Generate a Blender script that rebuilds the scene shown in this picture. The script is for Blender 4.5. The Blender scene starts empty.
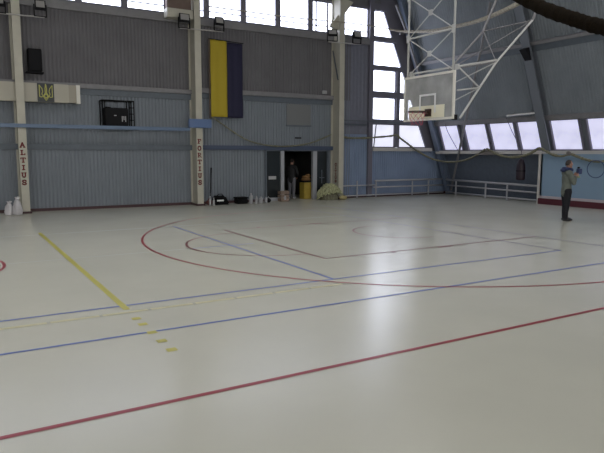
import bpy, bmesh, math, random
from mathutils import Vector, Matrix
random.seed(7)
C = bpy.context.scene.collection
V = Vector
sc = bpy.context.scene
sc.view_settings.view_transform = 'Standard'
sc.view_settings.look = 'None'
sc.view_settings.gamma = 1.0
sc.view_settings.use_curve_mapping = False
sc.view_settings.exposure = 0.0

# ------------------------------------------------------------------ materials
def srgb(r, g, b):
    f = lambda c: (c/255/12.92) if c/255 <= 0.04045 else ((c/255+0.055)/1.055)**2.4
    return (f(r), f(g), f(b), 1)
def mat(name, col, rough=0.6, metal=0.0, noise=0.0, nscale=6.0, bump=0.0, bscale=60.0, emit=None, estr=1.0, spec=0.5, trans=0.0, alpha=1.0):
    m = bpy.data.materials.new(name); m.use_nodes = True
    nt = m.node_tree; b = nt.nodes['Principled BSDF']
    b.inputs['Base Color'].default_value = col
    b.inputs['Roughness'].default_value = rough
    b.inputs['Metallic'].default_value = metal
    b.inputs['Specular IOR Level'].default_value = spec
    b.inputs['Transmission Weight'].default_value = trans
    b.inputs['Alpha'].default_value = alpha
    tc = nt.nodes.new('ShaderNodeTexCoord')
    if noise > 0:
        n = nt.nodes.new('ShaderNodeTexNoise'); n.inputs['Scale'].default_value = nscale
        n.inputs['Detail'].default_value = 5
        nt.links.new(tc.outputs['Object'], n.inputs['Vector'])
        r = nt.nodes.new('ShaderNodeMapRange')
        r.inputs['From Min'].default_value = 0.3; r.inputs['From Max'].default_value = 0.7
        r.inputs['To Min'].default_value = 1-noise; r.inputs['To Max'].default_value = 1+noise
        nt.links.new(n.outputs['Fac'], r.inputs['Value'])
        mx = nt.nodes.new('ShaderNodeMix'); mx.data_type = 'RGBA'; mx.blend_type = 'MULTIPLY'
        mx.inputs['Factor'].default_value = 1
        mx.inputs['A'].default_value = col
        nt.links.new(r.outputs['Result'], mx.inputs['B'])
        nt.links.new(mx.outputs['Result'], b.inputs['Base Color'])
    if bump > 0:
        n2 = nt.nodes.new('ShaderNodeTexNoise'); n2.inputs['Scale'].default_value = bscale
        nt.links.new(tc.outputs['Object'], n2.inputs['Vector'])
        bp = nt.nodes.new('ShaderNodeBump'); bp.inputs['Strength'].default_value = bump
        nt.links.new(n2.outputs['Fac'], bp.inputs['Height'])
        nt.links.new(bp.outputs['Normal'], b.inputs['Normal'])
    if emit:
        b.inputs['Emission Color'].default_value = emit
        b.inputs['Emission Strength'].default_value = estr
    return m
M = {}
M['floor']   = mat('floor_sheet_vinyl', (0.605, 0.60, 0.515, 1), 0.25, noise=0.035, nscale=0.7, spec=0.42)
M['upper']   = mat('upper_cladding', (0.132, 0.128, 0.138, 1), 0.6, noise=0.10, nscale=1.2)  # darker than the lower cladding: the upper wall's backlit shade is in the colour
M['side']    = mat('grey_blue_cladding', (0.165, 0.17, 0.215, 1), 0.6, noise=0.06)
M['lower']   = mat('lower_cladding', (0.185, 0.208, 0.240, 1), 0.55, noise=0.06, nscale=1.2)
M['blue']    = mat('blue_cladding', (0.205, 0.265, 0.385, 1), 0.55, noise=0.08, nscale=1.2)  # blue paint, raised further to carry the light from the windows
M['slope']   = mat('sloped_cladding', (0.195, 0.218, 0.242, 1), 0.6, noise=0.12, nscale=1.0)
M['dado']    = mat('dark_blue_dado', (0.12, 0.145, 0.19, 1), 0.6, noise=0.08)
M['girt']    = mat('girt_grey_paint', (0.20, 0.195, 0.205, 1), 0.5, noise=0.08)
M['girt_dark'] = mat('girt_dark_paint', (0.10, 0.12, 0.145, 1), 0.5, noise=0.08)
M['winframe'] = mat('window_frame_paint', (0.15, 0.145, 0.18, 1), 0.5)
M['cream']   = mat('cream_column_paint', (0.49, 0.468, 0.39, 1), 0.5, noise=0.06, nscale=3)
M['creambox'] = mat('cream_board_paint', (0.45, 0.425, 0.355, 1), 0.6, noise=0.04, nscale=2)
M['creamdark'] = mat('cream_board_tan', (0.36, 0.33, 0.27, 1), 0.6)
M['brown']   = mat('brown_primer', (0.17, 0.12, 0.10, 1), 0.7, noise=0.1)
M['bluepipe'] = mat('blue_rail_paint', (0.10, 0.155, 0.25, 1), 0.4)
M['bluebox'] = mat('blue_bracket_paint', (0.10, 0.165, 0.33, 1), 0.4)
M['lintel']  = mat('dark_blue_lintel', (0.055, 0.075, 0.13, 1), 0.5)
M['red']     = mat('red_letter_paint', (0.16, 0.010, 0.012, 1), 0.6)
M['base_red'] = mat('dark_red_paint', (0.085, 0.013, 0.022, 1), 0.5)
M['base_dark'] = mat('dark_plinth_paint', (0.06, 0.025, 0.03, 1), 0.6)
M['black']   = mat('black_plastic', (0.004, 0.004, 0.005, 1), 0.85, spec=0.2)
M['charcoal'] = mat('charcoal_metal', (0.009, 0.009, 0.011, 1), 0.8, spec=0.25)
M['yellowflag'] = mat('yellow_cloth', (0.42, 0.32, 0.022, 1), 0.8, bump=0.1, bscale=30)
M['blueflag'] = mat('navy_cloth', (0.016, 0.015, 0.045, 1), 0.8, bump=0.1, bscale=30)
M['emblem']  = mat('emblem_board', (0.05, 0.055, 0.06, 1), 0.6)
M['gold']    = mat('yellow_green_paint', (0.48, 0.47, 0.12, 1), 0.5)
M['grey']    = mat('pale_grey_paint', (0.42, 0.42, 0.43, 1), 0.5)
M['ghost']   = mat('grey_shutter_paint', (0.175, 0.18, 0.185, 1), 0.6)
M['lampglass'] = mat('lamp_glass', (0.35, 0.34, 0.33, 1), 0.25)
M['rod']     = mat('pale_rod', (0.50, 0.48, 0.46, 1), 0.4)
M['pipe']    = mat('pipe_paint', (0.42, 0.42, 0.45, 1), 0.4)
M['truss']   = mat('truss_white_paint', (0.50, 0.50, 0.49, 1), 0.45)
M['boardframe'] = mat('board_frame_paint', (0.72, 0.70, 0.64, 1), 0.5)
M['boardpad'] = mat('board_cream_plate', (0.80, 0.76, 0.60, 1), 0.5)
M['acrylic'] = mat('clouded_acrylic', (0.46, 0.46, 0.45, 1), 0.3, noise=0.25, nscale=2.5, alpha=0.55)
M['white']   = mat('white_paint', (0.78, 0.78, 0.78, 1), 0.5)
M['orange']  = mat('dull_rim_steel', (0.045, 0.022, 0.014, 1), 0.4)
M['redcord'] = mat('red_cord', (0.50, 0.07, 0.12, 1), 0.8)
M['whitecord'] = mat('white_cord', (0.75, 0.72, 0.74, 1), 0.8)
M['garland'] = mat('olive_net_roll', (0.19, 0.185, 0.125, 1), 0.9, noise=0.4, nscale=20)
M['netpale'] = mat('pale_net_roll', (0.42, 0.38, 0.31, 1), 0.9, noise=0.3, nscale=12)
M['netdark'] = mat('dark_net_roll', (0.010, 0.007, 0.004, 1), 0.95, spec=0.05, noise=0.5, nscale=25, bump=0.6, bscale=40)  # near-black base: the roll's lack of light is put into the colour
M['heap']    = mat('pale_green_net', (0.46, 0.47, 0.28, 1), 0.9, noise=0.35, nscale=18)
M['heap_tan'] = mat('tan_sack', (0.42, 0.36, 0.18, 1), 0.9, noise=0.3)
M['canvas']  = mat('grey_brown_canvas', (0.20, 0.18, 0.17, 1), 0.9)
M['panel']   = mat('light_blue_panel', (0.22, 0.32, 0.43, 1), 0.55, noise=0.03, nscale=1.0)
M['panelstrip'] = mat('pale_strip', (0.50, 0.44, 0.46, 1), 0.5)
M['ledge']   = mat('beige_ledge', (0.52, 0.50, 0.47, 1), 0.5)
M['frame']   = mat('steel_frame_paint', (0.15, 0.165, 0.19, 1), 0.5)
M['frameblue'] = mat('light_blue_frame_paint', (0.14, 0.175, 0.24, 1), 0.5)
M['bag']     = mat('maroon_leather', (0.018, 0.008, 0.016, 1), 0.5)
M['chain']   = mat('dark_chain', (0.10, 0.09, 0.12, 1), 0.4)
M['hoopblue'] = mat('dark_blue_tube', (0.05, 0.085, 0.18, 1), 0.4)
M['doorframe'] = mat('door_frame_paint', (0.36, 0.37, 0.40, 1), 0.5)
M['doorglass'] = mat('dark_door_glass', (0.02, 0.024, 0.026, 1), 0.12)
M['dark_room'] = mat('vestibule_paint', (0.05, 0.048, 0.045, 1), 0.8)
M['yellowbox'] = mat('yellow_enamel', (0.36, 0.26, 0.04, 1), 0.5, noise=0.08)
M['orangebrown'] = mat('brown_cloth', (0.22, 0.12, 0.045, 1), 0.8)
M['crate']   = mat('brown_crate', (0.26, 0.19, 0.15, 1), 0.8, noise=0.2)
M['plastic'] = mat('white_bag_film', (0.56, 0.54, 0.56, 1), 0.45)
M['whiteitem'] = mat('white_jug_plastic', (0.36, 0.36, 0.38, 1), 0.4)
M['redbrown'] = mat('red_brown_cloth', (0.13, 0.05, 0.045, 1), 0.8)
M['skin']    = mat('skin', (0.40, 0.22, 0.16, 1), 0.5)
M['hair']    = mat('dark_hair', (0.035, 0.025, 0.022, 1), 0.7)
M['jacket']  = mat('grey_green_jacket', (0.125, 0.14, 0.12, 1), 0.8, noise=0.18, nscale=7, bump=0.3, bscale=14)
M['navy']    = mat('navy_scarf', (0.02, 0.03, 0.09, 1), 0.8)
M['trousers'] = mat('black_trousers', (0.005, 0.005, 0.010, 1), 0.8, bump=0.2, bscale=12)
M['greytrousers'] = mat('grey_trousers', (0.13, 0.13, 0.15, 1), 0.8, bump=0.2, bscale=12)
M['darkjacket'] = mat('black_jacket', (0.012, 0.012, 0.014, 1), 0.8)
M['shoe']    = mat('black_shoe', (0.012, 0.012, 0.013, 1), 0.4)
M['tablet']  = mat('dark_blue_case', (0.012, 0.03, 0.12, 1), 0.4)
M['lime']    = mat('yellow_green_cloth', (0.26, 0.33, 0.22, 1), 0.7)
M['eye']     = mat('eye_white', (0.7, 0.7, 0.7, 1), 0.3)
M['line_red'] = mat('line_red', (0.33, 0.035, 0.05, 1), 0.35)
M['line_darkred'] = mat('line_dark_red', (0.17, 0.03, 0.035, 1), 0.35)
M['line_blue'] = mat('line_blue', (0.11, 0.165, 0.46, 1), 0.35)
M['line_grey'] = mat('line_grey', (0.27, 0.30, 0.28, 1), 0.35)
M['line_navy'] = mat('line_navy', (0.10, 0.085, 0.17, 1), 0.35)
M['line_yellow'] = mat('line_yellow', (0.50, 0.46, 0.09, 1), 0.4)
M['line_pale'] = mat('line_pale_yellow', (0.57, 0.545, 0.34, 1), 0.4)
# panes of daylit glass: overcast sky behind frosted glazing
M['sky_pane'] = mat('daylit_glass', (0.5, 0.5, 0.5, 1), 0.2, emit=(0.78, 0.83, 1.0, 1), estr=5.2)
M['sky_blue'] = mat('daylit_frosted_glass', (0.4, 0.4, 0.5, 1), 0.3, emit=(0.76, 0.76, 1.0, 1), estr=0.62)
def frosted(m, c, lo, hi, scale):
    nt = m.node_tree; b = nt.nodes['Principled BSDF']
    tc = nt.nodes.new('ShaderNodeTexCoord'); n = nt.nodes.new('ShaderNodeTexNoise')
    n.inputs['Scale'].default_value = scale; n.inputs['Detail'].default_value = 3
    nt.links.new(tc.outputs['Object'], n.inputs['Vector'])
    r = nt.nodes.new('ShaderNodeMapRange'); r.inputs['To Min'].default_value = lo; r.inputs['To Max'].default_value = hi
    r.inputs['From Min'].default_value = .3; r.inputs['From Max'].default_value = .7
    nt.links.new(n.outputs['Fac'], r.inputs['Value']); nt.links.new(r.outputs['Result'], b.inputs['Emission Strength'])
frosted(M['sky_blue'], None, 0.66, 0.86, 2.0)
M['sky_soft'] = mat('daylit_dusty_glass', (0.4, 0.4, 0.5, 1), 0.3, emit=(0.86, 0.87, 1.0, 1), estr=0.9)
frosted(M['sky_soft'], None, 0.8, 1.0, 1.5)
M['fill_front'] = mat('front_fill_pane', (0.5, 0.5, 0.5, 1), 0.2, emit=(1.0, 0.99, 0.95, 1), estr=4.0)  # added fill glow behind the camera

M['fill_roof'] = mat('roof_fill_pane', (0.5, 0.5, 0.5, 1), 0.3, emit=(1.0, 0.985, 0.96, 1), estr=7.6)  # added fill glow overhead, out of view
# ------------------------------------------------------------------ mesh builder
class MB:
    def __init__(s): s.bm = bmesh.new()
    def hexa(s, p):   # 8 points, bottom 0-3 ring, top 4-7 ring
        v = [s.bm.verts.new(q) for q in p]
        for f in ((3,2,1,0),(4,5,6,7),(0,1,5,4),(1,2,6,5),(2,3,7,6),(3,0,4,7)): s.bm.faces.new([v[i] for i in f])
        return s
    def box(s, x0, x1, y0, y1, z0, z1):
        return s.hexa([(x0,y0,z0),(x1,y0,z0),(x1,y1,z0),(x0,y1,z0),(x0,y0,z1),(x1,y0,z1),(x1,y1,z1),(x0,y1,z1)])
    def bar(s, p, q, w, h=None, up=(0,0,1)):
        p, q = V(p), V(q); d = (q-p).normalized(); u = V(up)
        if abs(d.dot(u)) > .98: u = V((1,0,0))
        a = d.cross(u).normalized()*w/2; b = a.cross(d).normalized()*(h or w)/2
        return s.hexa([p-a-b, p+a-b, q+a-b, q-a-b, p-a+b, p+a+b, q+a+b, q-a+b])
    def tube(s, path, r, n=8, closed=False):
        P = [V(p) for p in path]; m = len(P); rings = []; prev = None
        R = r if isinstance(r, (list, tuple)) else [r]*m
        for i in range(m):
            if closed: d = (P[(i+1)%m]-P[i-1]).normalized()
            else: d = (P[min(i+1,m-1)]-P[max(i-1,0)]).normalized()
            u = V((0,0,1)) if prev is None else prev
            if abs(d.dot(u)) > .98: u = V((1,0,0)) if prev is None or abs(d.dot(V((1,0,0))))<.9 else V((0,1,0))
            a = d.cross(u).normalized(); b = a.cross(d).normalized(); prev = b
            rings.append([s.bm.verts.new(P[i]+(a*math.cos(t)+b*math.sin(t))*R[i]) for t in [2*math.pi*k/n for k in range(n)]])
        for i in range(m if closed else m-1):
            A, B = rings[i], rings[(i+1)%m]
            for k in range(n): s.bm.faces.new((A[k], A[(k+1)%n], B[(k+1)%n], B[k]))
        if not closed:
            s.bm.faces.new(rings[0][::-1]); s.bm.faces.new(rings[-1])
        return s
    def lathe(s, prof, c=(0,0,0), n=16):
        c = V(c); rings = []
        for r, z in prof: rings.append([s.bm.verts.new(c+V((r*math.cos(t), r*math.sin(t), z))) for t in [2*math.pi*k/n for k in range(n)]])
        for A, B in zip(rings, rings[1:]):
            for k in range(n): s.bm.faces.new((A[k], A[(k+1)%n], B[(k+1)%n], B[k]))
        s.bm.faces.new(rings[0][::-1]); s.bm.faces.new(rings[-1])
        return s
    def prism(s, pts, off):
        off = V(off); a = [s.bm.verts.new(V(p)) for p in pts]; b = [s.bm.verts.new(V(p)+off) for p in pts]
        n = len(pts); s.bm.faces.new(a); s.bm.faces.new(b[::-1])
        for i in range(n): s.bm.faces.new((a[i], b[i], b[(i+1)%n], a[(i+1)%n]))
        return s
    def blob(s, c, r, sub=2, rough=0.0, seed=0):
        c = V(c); r = V(r) if not isinstance(r, (int,float)) else V((r,r,r))
        t = bmesh.ops.create_icosphere(s.bm, subdivisions=sub, radius=1)
        rnd = random.Random(seed)
        for v in t['verts']:
            k = 1+rnd.uniform(-rough, rough)
            v.co = c+V((v.co.x*r.x, v.co.y*r.y, v.co.z*r.z))*k
        return s
    def build(s, name, m, parent=None, bevel=0, smooth=False, local=False, kind=None):
        bmesh.ops.recalc_face_normals(s.bm, faces=s.bm.faces[:])
        if bevel:
            bmesh.ops.bevel(s.bm, geom=s.bm.edges[:], offset=bevel, segments=2, affect='EDGES', clamp_overlap=True)
        me = bpy.data.meshes.new(name)
        if parent is not None and not local:
            w = world_loc(parent); bmesh.ops.translate(s.bm, verts=s.bm.verts[:], vec=-w)
        s.bm.to_mesh(me); s.bm.free()
        if smooth:
            for p in me.polygons: p.use_smooth = True
        o = bpy.data.objects.new(name, me); C.objects.link(o)
        me.materials.append(m)
        if parent is not None: o.parent = parent
        if kind: o['kind'] = kind
        return o
def world_loc(o):
    w = V((0,0,0))
    while o is not None: w += o.location; o = o.parent
    return w
def thing(name, label, cat, loc=(0,0,0), rz=0, group=None, kind=None):
    o = bpy.data.objects.new(name, None); C.objects.link(o); o.empty_display_size = .1
    o.location = loc; o.rotation_euler = (0,0,rz)
    if label: o['label'] = label
    if cat: o['category'] = cat
    if group: o['group'] = group
    if kind: o['kind'] = kind
    return o
def tag(o, label, cat, group=None):
    o['label'] = label; o['category'] = cat
    if group: o['group'] = group
    return o

# ------------------------------------------------------------------ room numbers
YW = 22.56                      # back wall
A0, SL = 22.1, 0.38             # sloped right wall: X = A0 - SL*Z
TH = math.hypot(1, SL)
def S(y, z, off=0.0):           # point on the sloped wall, off = metres inwards
    return V((A0-SL*z-off/TH, y, z-off*SL/TH))
def sbox(mb, y0, y1, z0, z1, o0, o1):
    return mb.hexa([S(y0,z0,o0),S(y1,z0,o0),S(y1,z0,o1),S(y0,z0,o1),S(y0,z1,o0),S(y1,z1,o0),S(y1,z1,o1),S(y0,z1,o1)])

# floor
floor = MB().box(-20.2, 23.0, -8.2, 26.0, -0.2, 0).build('floor', M['floor'], kind='structure')
# corrugated sheet on the back wall: profile in XY extruded in Z
def corrugated(mb, x0, x1, z0, z1f, y=YW, pitch=0.13, depth=0.022):
    n = max(1, round((x1-x0)/pitch)); p = (x1-x0)/n; pts = []
    for i in range(n):
        a = x0+i*p
        pts += [(a, y), (a+p*.38, y), (a+p*.5, y-depth), (a+p*.88, y-depth)]
    pts.append((x1, y))
    f = z1f if callable(z1f) else (lambda x: z1f)
    lo = [mb.bm.verts.new((x, yy, z0)) for x, yy in pts]; hi = [mb.bm.verts.new((x, yy, f(x))) for x, yy in pts]
    for i in range(len(pts)-1): mb.bm.faces.new((lo[i], lo[i+1], hi[i+1], hi[i]))
    return mb
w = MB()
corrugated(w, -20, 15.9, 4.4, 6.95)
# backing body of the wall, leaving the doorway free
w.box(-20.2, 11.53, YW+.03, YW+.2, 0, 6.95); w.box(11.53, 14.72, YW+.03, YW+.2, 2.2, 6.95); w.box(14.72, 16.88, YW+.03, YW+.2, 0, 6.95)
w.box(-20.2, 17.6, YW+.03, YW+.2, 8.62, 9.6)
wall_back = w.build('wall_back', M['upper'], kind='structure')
w = MB(); corrugated(w, 15.3, 16.88, 2.9, 6.95, y=YW-.005, pitch=.2, depth=.01); w.build('wall_back_side', M['side'], kind='structure')
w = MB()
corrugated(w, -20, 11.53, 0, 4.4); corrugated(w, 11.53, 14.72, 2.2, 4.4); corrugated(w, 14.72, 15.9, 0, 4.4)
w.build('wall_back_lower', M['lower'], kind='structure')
w = MB()
corrugated(w, 15.2, 16.88, 0, 2.9, y=YW-.01); corrugated(w, 17.1, 21.3, 0, 2.16)
w.box(16.88, 21.4, YW+.03, YW+.2, 0, 2.2)
w.prism([(21.3, YW, 0), (22.1, YW, 0), (21.3, YW, 2.1)], (0, .15, 0))
w.build('wall_back_blue', M['blue'], kind='structure')

# gable trim between the last pane edge and the sloped roof
w = MB()
w.prism([(21.6-.45*2.1, YW+.02, 2.1), (22.3-.38*2.1, YW+.02, 2.1), (22.3-.38*9.3, YW+.02, 9.3), (21.6-.45*9.3, YW+.02, 9.3)], (0, .18, 0))
w.build('wall_gable', M['winframe'], kind='structure')

# girts
MB().box(-20, 8.4, YW-.16, YW, 4.30, 4.46).box(8.4, 14.95, YW-.16, YW, 4.38, 4.56).build('trim_1', M['girt'], kind='structure')
MB().box(-20, 8.4, YW-.07, YW, 4.08, 4.30).box(8.4, 14.95, YW-.07, YW, 4.16, 4.38).build('trim_2', M['girt_dark'], kind='structure')  # dark strip: the shade under the mid rail, put in as colour
MB().box(-20, 16.88, YW-.14, YW+.02, 6.93, 7.2).build('trim_3', M['girt'], kind='structure')
MB().box(-20, 8.4, YW-.08, YW, 2.14, 2.34).build('trim_4', M['girt_dark'], kind='structure')
MB().box(8.65, 14.9, YW-.14, YW, 2.17, 2.34).build('trim_5', M['lintel'], kind='structure')
MB().box(16.86, 17.10, YW-.16, YW+.2, 0, 9.2).build('trim_6', M['winframe'], kind='structure')
MB().box(15.6, 16.86, YW-.06, YW, 3.30, 3.38).build('trim_7', M['girt_dark'], kind='structure')
# plinths
MB().box(-20, 11.53, YW-.06, YW, 0, .10).box(14.75, 22.1, YW-.06, YW, 0, .12).build('baseboard_back', M['base_dark'], kind='structure')

# ------------------------------------------------------------------ windows
NW = [0]
def window(loc):
    NW[0] += 1
    return thing('window_%d' % NW[0], None, None, loc, kind='structure')
def frame_rect(mb, x0, x1, y0, y1, z0, z1, t=.06):
    mb.box(x0, x0+t, y0, y1, z0, z1).box(x1-t, x1, y0, y1, z0, z1).box(x0+t, x1-t, y0, y1, z0, z0+t).box(x0+t, x1-t, y0, y1, z1-t, z1)
for k in range(-12, 8):
    x0, x1 = 4.28+1.58*k, 4.28+1.58*(k+1)
    r = window(((x0+x1)/2, YW, 7.2))
    f = MB(); frame_rect(f, x0+.002, x1-.002, YW-.05, YW+.1, 7.17, 8.62, .115)
    f.box(x0+.115, x1-.115, YW-.0, YW+.04, 7.50, 7.54)
    if k == 6: f.box(x0+.28, x0+.33, YW-.02, YW+.05, 7.29, 8.5); f.box(x0+.86, x0+.92, YW-.02, YW+.05, 7.29, 8.5)
    f.build('window_frame', M['winframe'], r)
    MB().box(x0+.115, x1-.115, YW+.045, YW+.06, 7.285, 8.505).build('window_pane', M['sky_pane'], r)
edge = lambda z: 21.6-.45*z
rows = [(2.32, 3.40, 'sky_soft'), (3.60, 4.62, 'sky_pane'), (4.88, 5.88, 'sky_pane'), (6.06, 7.16, 'sky_pane'), (7.36, 8.52, 'sky_pane')]
for i, (z0, z1, mm) in enumerate(rows):
    cols = [(17.1, 18.53), (18.74, None)] if i < 3 else [(17.1, None)]
    for xa, xb in cols:
        r = window(((xa+(xb or edge(z0)))/2, YW, z0))
        b0, b1 = (xb, xb) if xb else (edge(z0), edge(z1))
        MB().prism([(xa, YW+.05, z0), (b0, YW+.05, z0), (b1, YW+.05, z1), (xa, YW+.05, z1)], (0, .02, 0)).build('window_pane', M[mm], r)
        f = MB(); t = .05
        f.box(xa, xa+t, YW-.04, YW+.04, z0, z1)
        f.bar((b0-t/2, YW, z0), (b1-t/2, YW, z1), t, .08, up=(0,1,0)); f.box(xa, b0, YW-.04, YW+.04, z0-.02, z0+.03); f.box(xa, b1, YW-.04, YW+.04, z1-.03, z1+.02)
        f.build('window_frame', M['winframe'], r)
# transoms and mullions of the gable glazing
w = MB()
for za, zb in ((3.40, 3.60), (4.62, 4.88), (5.88, 6.06), (7.16, 7.36), (8.52, 8.8)):
    w.box(17.1, edge(za)+.1, YW-.1, YW+.15, za, zb)
for z0, z1, _ in rows[:3]: w.box(18.53, 18.74, YW-.1, YW+.15, z0, z1)
w.build('trim_8', M['winframe'], kind='structure')
MB().box(17.1, 20.75, YW-.22, YW+.1, 2.14, 2.30).build('trim_9', M['ledge'], kind='structure')

# sloped right wall
w = MB()
def scorr(mb, y0, y1, z0, z1, pitch=.13, depth=.022):
    n = max(1, round((y1-y0)/pitch)); p = (y1-y0)/n; pts = []
    for i in range(n):
        a = y0+i*p; pts += [(a, 0), (a+p*.38, 0), (a+p*.5, depth), (a+p*.88, depth)]
    pts.append((y1, 0))
    lo = [mb.bm.verts.new(S(y, z0, d)) for y, d in pts]; hi = [mb.bm.verts.new(S(y, z1, d)) for y, d in pts]
    for i in range(len(pts)-1): mb.bm.faces.new((lo[i], lo[i+1], hi[i+1], hi[i]))
scorr(w, -8.2, 22.7, 3.55, 9.4)
sbox(w, -8.2, 22.7, 3.45, 9.4, -.2, -.03)
w.build('wall_right', M['slope'], kind='structure')
w = MB(); sbox(w, 16.0, 22.6, -.05, 2.12, -.2, 0); sbox(w, -8.2, 16.0, -.05, 2.12, -.2, 0)
w.build('wall_right_dado', M['dado'], kind='structure')
w = MB(); sbox(w, -8.2, 22.4, 3.40, 3.58, -.1, .10); w.build('trim_10', M['girt'], kind='structure')
w = MB(); w.box(20.95, 21.42, -8.2, 22.3, 2.02, 2.16); w.build('trim_11', M['ledge'], kind='structure')
w = MB(); sbox(w, -8.2, 22.4, 6.22, 6.34, 0, .16); w.build('trim_12', M['girt'], kind='structure')
w = MB(); sbox(w, -8.2, 22.4, 5.98, 6.22, 0, .05); w.build('trim_13', M['girt_dark'], kind='structure')  # dark strip painted in for the shadow below the purlin
yk = [(20.72, 22.0), (19.02, 20.38), (17.48, 18.86), (16.1, 17.34), (14.42, 15.72), (12.78, 14.12), (11.1, 12.5), (9.7, 10.9)]
for y0, y1 in yk:
    r = window(tuple(S((y0+y1)/2, 2.2)))
    f = MB(); t = .03
    sbox(f, y0-.06, y0+t, 2.16, 3.42, -.1, .06); sbox(f, y1-t, y1+.06, 2.16, 3.42, -.1, .06)
    sbox(f, y0+t, y1-t, 2.16, 2.21, -.1, .06); sbox(f, y0+t, y1-t, 3.36, 3.42, -.1, .06)
    f.build('window_frame', M['winframe'], r)
    p = MB(); sbox(p, y0+t, y1-t, 2.21, 3.36, -.06, -.04); p.build('window_pane', M['sky_blue'], r)
w = MB(); ys = [22.56]+[v for y0, y1 in yk for v in (y1+.06, y0-.06)]+[-8.2]
for i in range(0, len(ys)-1, 2):
    if ys[i]-ys[i+1] > .02: sbox(w, ys[i+1], ys[i], 2.14, 3.42, -.12, -.01)
w.build('trim_14', M['frame'], kind='structure')

# sloped frames
def slope_frame(y, inset, wd, m, ztop=9.3):
    f = MB(); sbox(f, y-wd/2, y+wd/2, 0.02, ztop, inset+.26, inset+.30); sbox(f, y-.02, y+.02, 0.02, ztop, inset+.03, inset+.26); sbox(f, y-wd/2, y+wd/2, 0.02, ztop, inset-.01, inset+.03)
    return f
f1 = thing('sloping_girder', 'light blue-grey sloping steel leg in the far back corner', 'girder', (22.0, 22.2, 0))
f1['kind'] = 'thing'
slope_frame(22.2, .02, .26, 'frameblue').build('sloping_beam', M['frameblue'], f1)
f2 = thing('sloping_girder', 'dark grey sloping steel beam between the frosted windows', 'girder', (22.0, 15.9, 0))
slope_frame(15.9, .02, .38, 'frame').build('sloping_beam', M['frame'], f2)
b = MB(); b.hexa([S(15.76,5.75,.32),S(16.04,5.75,.32),S(16.04,5.75,.36),S(15.76,5.75,.36),S(15.76,6.2,.32),S(16.04,6.2,.32),S(16.04,6.2,.56),S(15.76,6.2,.56)])
b.build('bracket_plate', M['charcoal'], f2)
br = MB(); br.tube([S(21.85, .35, .35), S(17.1, 8.05, .35)], .055)
tag(br.build('brace_strut', M['girt']), 'thin grey brace running diagonally across the sloped windows near the corner', 'brace')
g = MB(); g.bar((18.05, YW-.5, 8.75), (18.75, YW-.5, 7.55), .09).bar((18.75, YW-.5, 7.45), (19.7, YW-.5, 5.4), .09).bar((18.3, YW-.5, 7.5), (19.3, YW-.5, 7.75), .08)
tag(g.build('gable_lattice', M['girt']), 'grey lattice struts beside the slanted edge of the gable windows', 'lattice')

# light blue panel with skirting on the right wall
PX = 20.78
MB().box(PX, PX+.08, -8.2, 15.98, 0.0, 2.03).box(PX, 21.3, 15.90, 15.98, 0, 2.03).build('wall_panel', M['panel'], kind='structure')
MB().box(PX-.05, PX, -8.2, 16.02, 0, .24).build('baseboard_right', M['base_red'], kind='structure')
MB().box(PX-.03, PX, -8.2, 16.02, .24, .34).build('trim_15', M['panelstrip'], kind='structure')
MB().box(PX-.04, PX+.06, 15.98, 16.08, .0, 2.05).build('trim_16', M['ledge'], kind='structure')

# unseen shell: opposite wall with panes added to brighten the hall, end wall, roof
MB().box(-20.2, 22.5, -8.2, -8.0, 0, 3.2).box(-20.2, 22.5, -8.2, -8.0, 7.6, 9.8).build('wall_front', M['lower'], kind='structure')
for k in range(10):
    x0 = -19.6+3.9*k
    r = window((x0+1.9, -8.1, 3.2))
    MB().box(x0+.05, x0+3.75, -8.16, -8.14, 3.25, 7.55).build('window_pane', M['fill_front'], r)
    f = MB(); frame_rect(f, x0-.05, x0+3.85, -8.14, -8.0, 3.2, 7.6, .1); f.build('window_frame', M['winframe'], r)
MB().box(-20.4, -20.2, -8.2, YW+.2, 0, 9.8).build('wall_left', M['lower'], kind='structure')
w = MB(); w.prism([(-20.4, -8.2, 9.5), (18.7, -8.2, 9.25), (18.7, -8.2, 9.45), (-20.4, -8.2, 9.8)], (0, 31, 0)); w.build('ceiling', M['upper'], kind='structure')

# unseen glowing panes added over the court to brighten the floor
for yy in (8.0, 13.5):
    for k in range(4):
        x0 = -9.3+6.5*k
        r = window((x0+1.6, yy, 9.2))
        MB().box(x0, x0+3.2, yy-.75, yy+.75, 9.24, 9.26).build('window_pane', M['fill_roof'], r)
        f = MB(); f.box(x0-.1, x0, yy-.85, yy+.85, 9.1, 9.3).box(x0+3.2, x0+3.3, yy-.85, yy+.85, 9.1, 9.3).box(x0, x0+3.2, yy-.85, yy-.75, 9.1, 9.3).box(x0, x0+3.2, yy+.75, yy+.85, 9.1, 9.3)
        f.build('window_frame', M['winframe'], r)
# ------------------------------------------------------------------ court markings (children of the floor)
def line(pts, wd, m, z=.003):
    mb = MB(); P = [V((x, y, 0)) for x, y in pts]
    L, R_ = [], []
    for i, p in enumerate(P):
        d = (P[min(i+1, len(P)-1)]-P[max(i-1, 0)]).normalized(); n = V((-d.y, d.x, 0))*wd/2
        L.append(mb.bm.verts.new(p+n+V((0,0,z)))); R_.append(mb.bm.verts.new(p-n+V((0,0,z))))
    for i in range(len(P)-1): mb.bm.faces.new((L[i], R_[i], R_[i+1], L[i+1]))
    return mb.build('court_line', M[m], floor)
arc = lambda cx, cy, r, a0, a1, n=64: [(cx+r*math.cos(math.radians(a0+(a1-a0)*i/n)), cy+r*math.sin(math.radians(a0+(a1-a0)*i/n))) for i in range(n+1)]
BX, YC, HX = 11.17, 12.13, 10.23
line([(-14, YC-7.5), (20.7, YC-7.5)], .06, 'line_red', .0040)
line(arc(HX, YC, 6.62, 90, 270, 90), .055, 'line_red', .0034)
line([(HX, YC-6.62), (12.5, YC-6.62)], .05, 'line_darkred', .0034)
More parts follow.
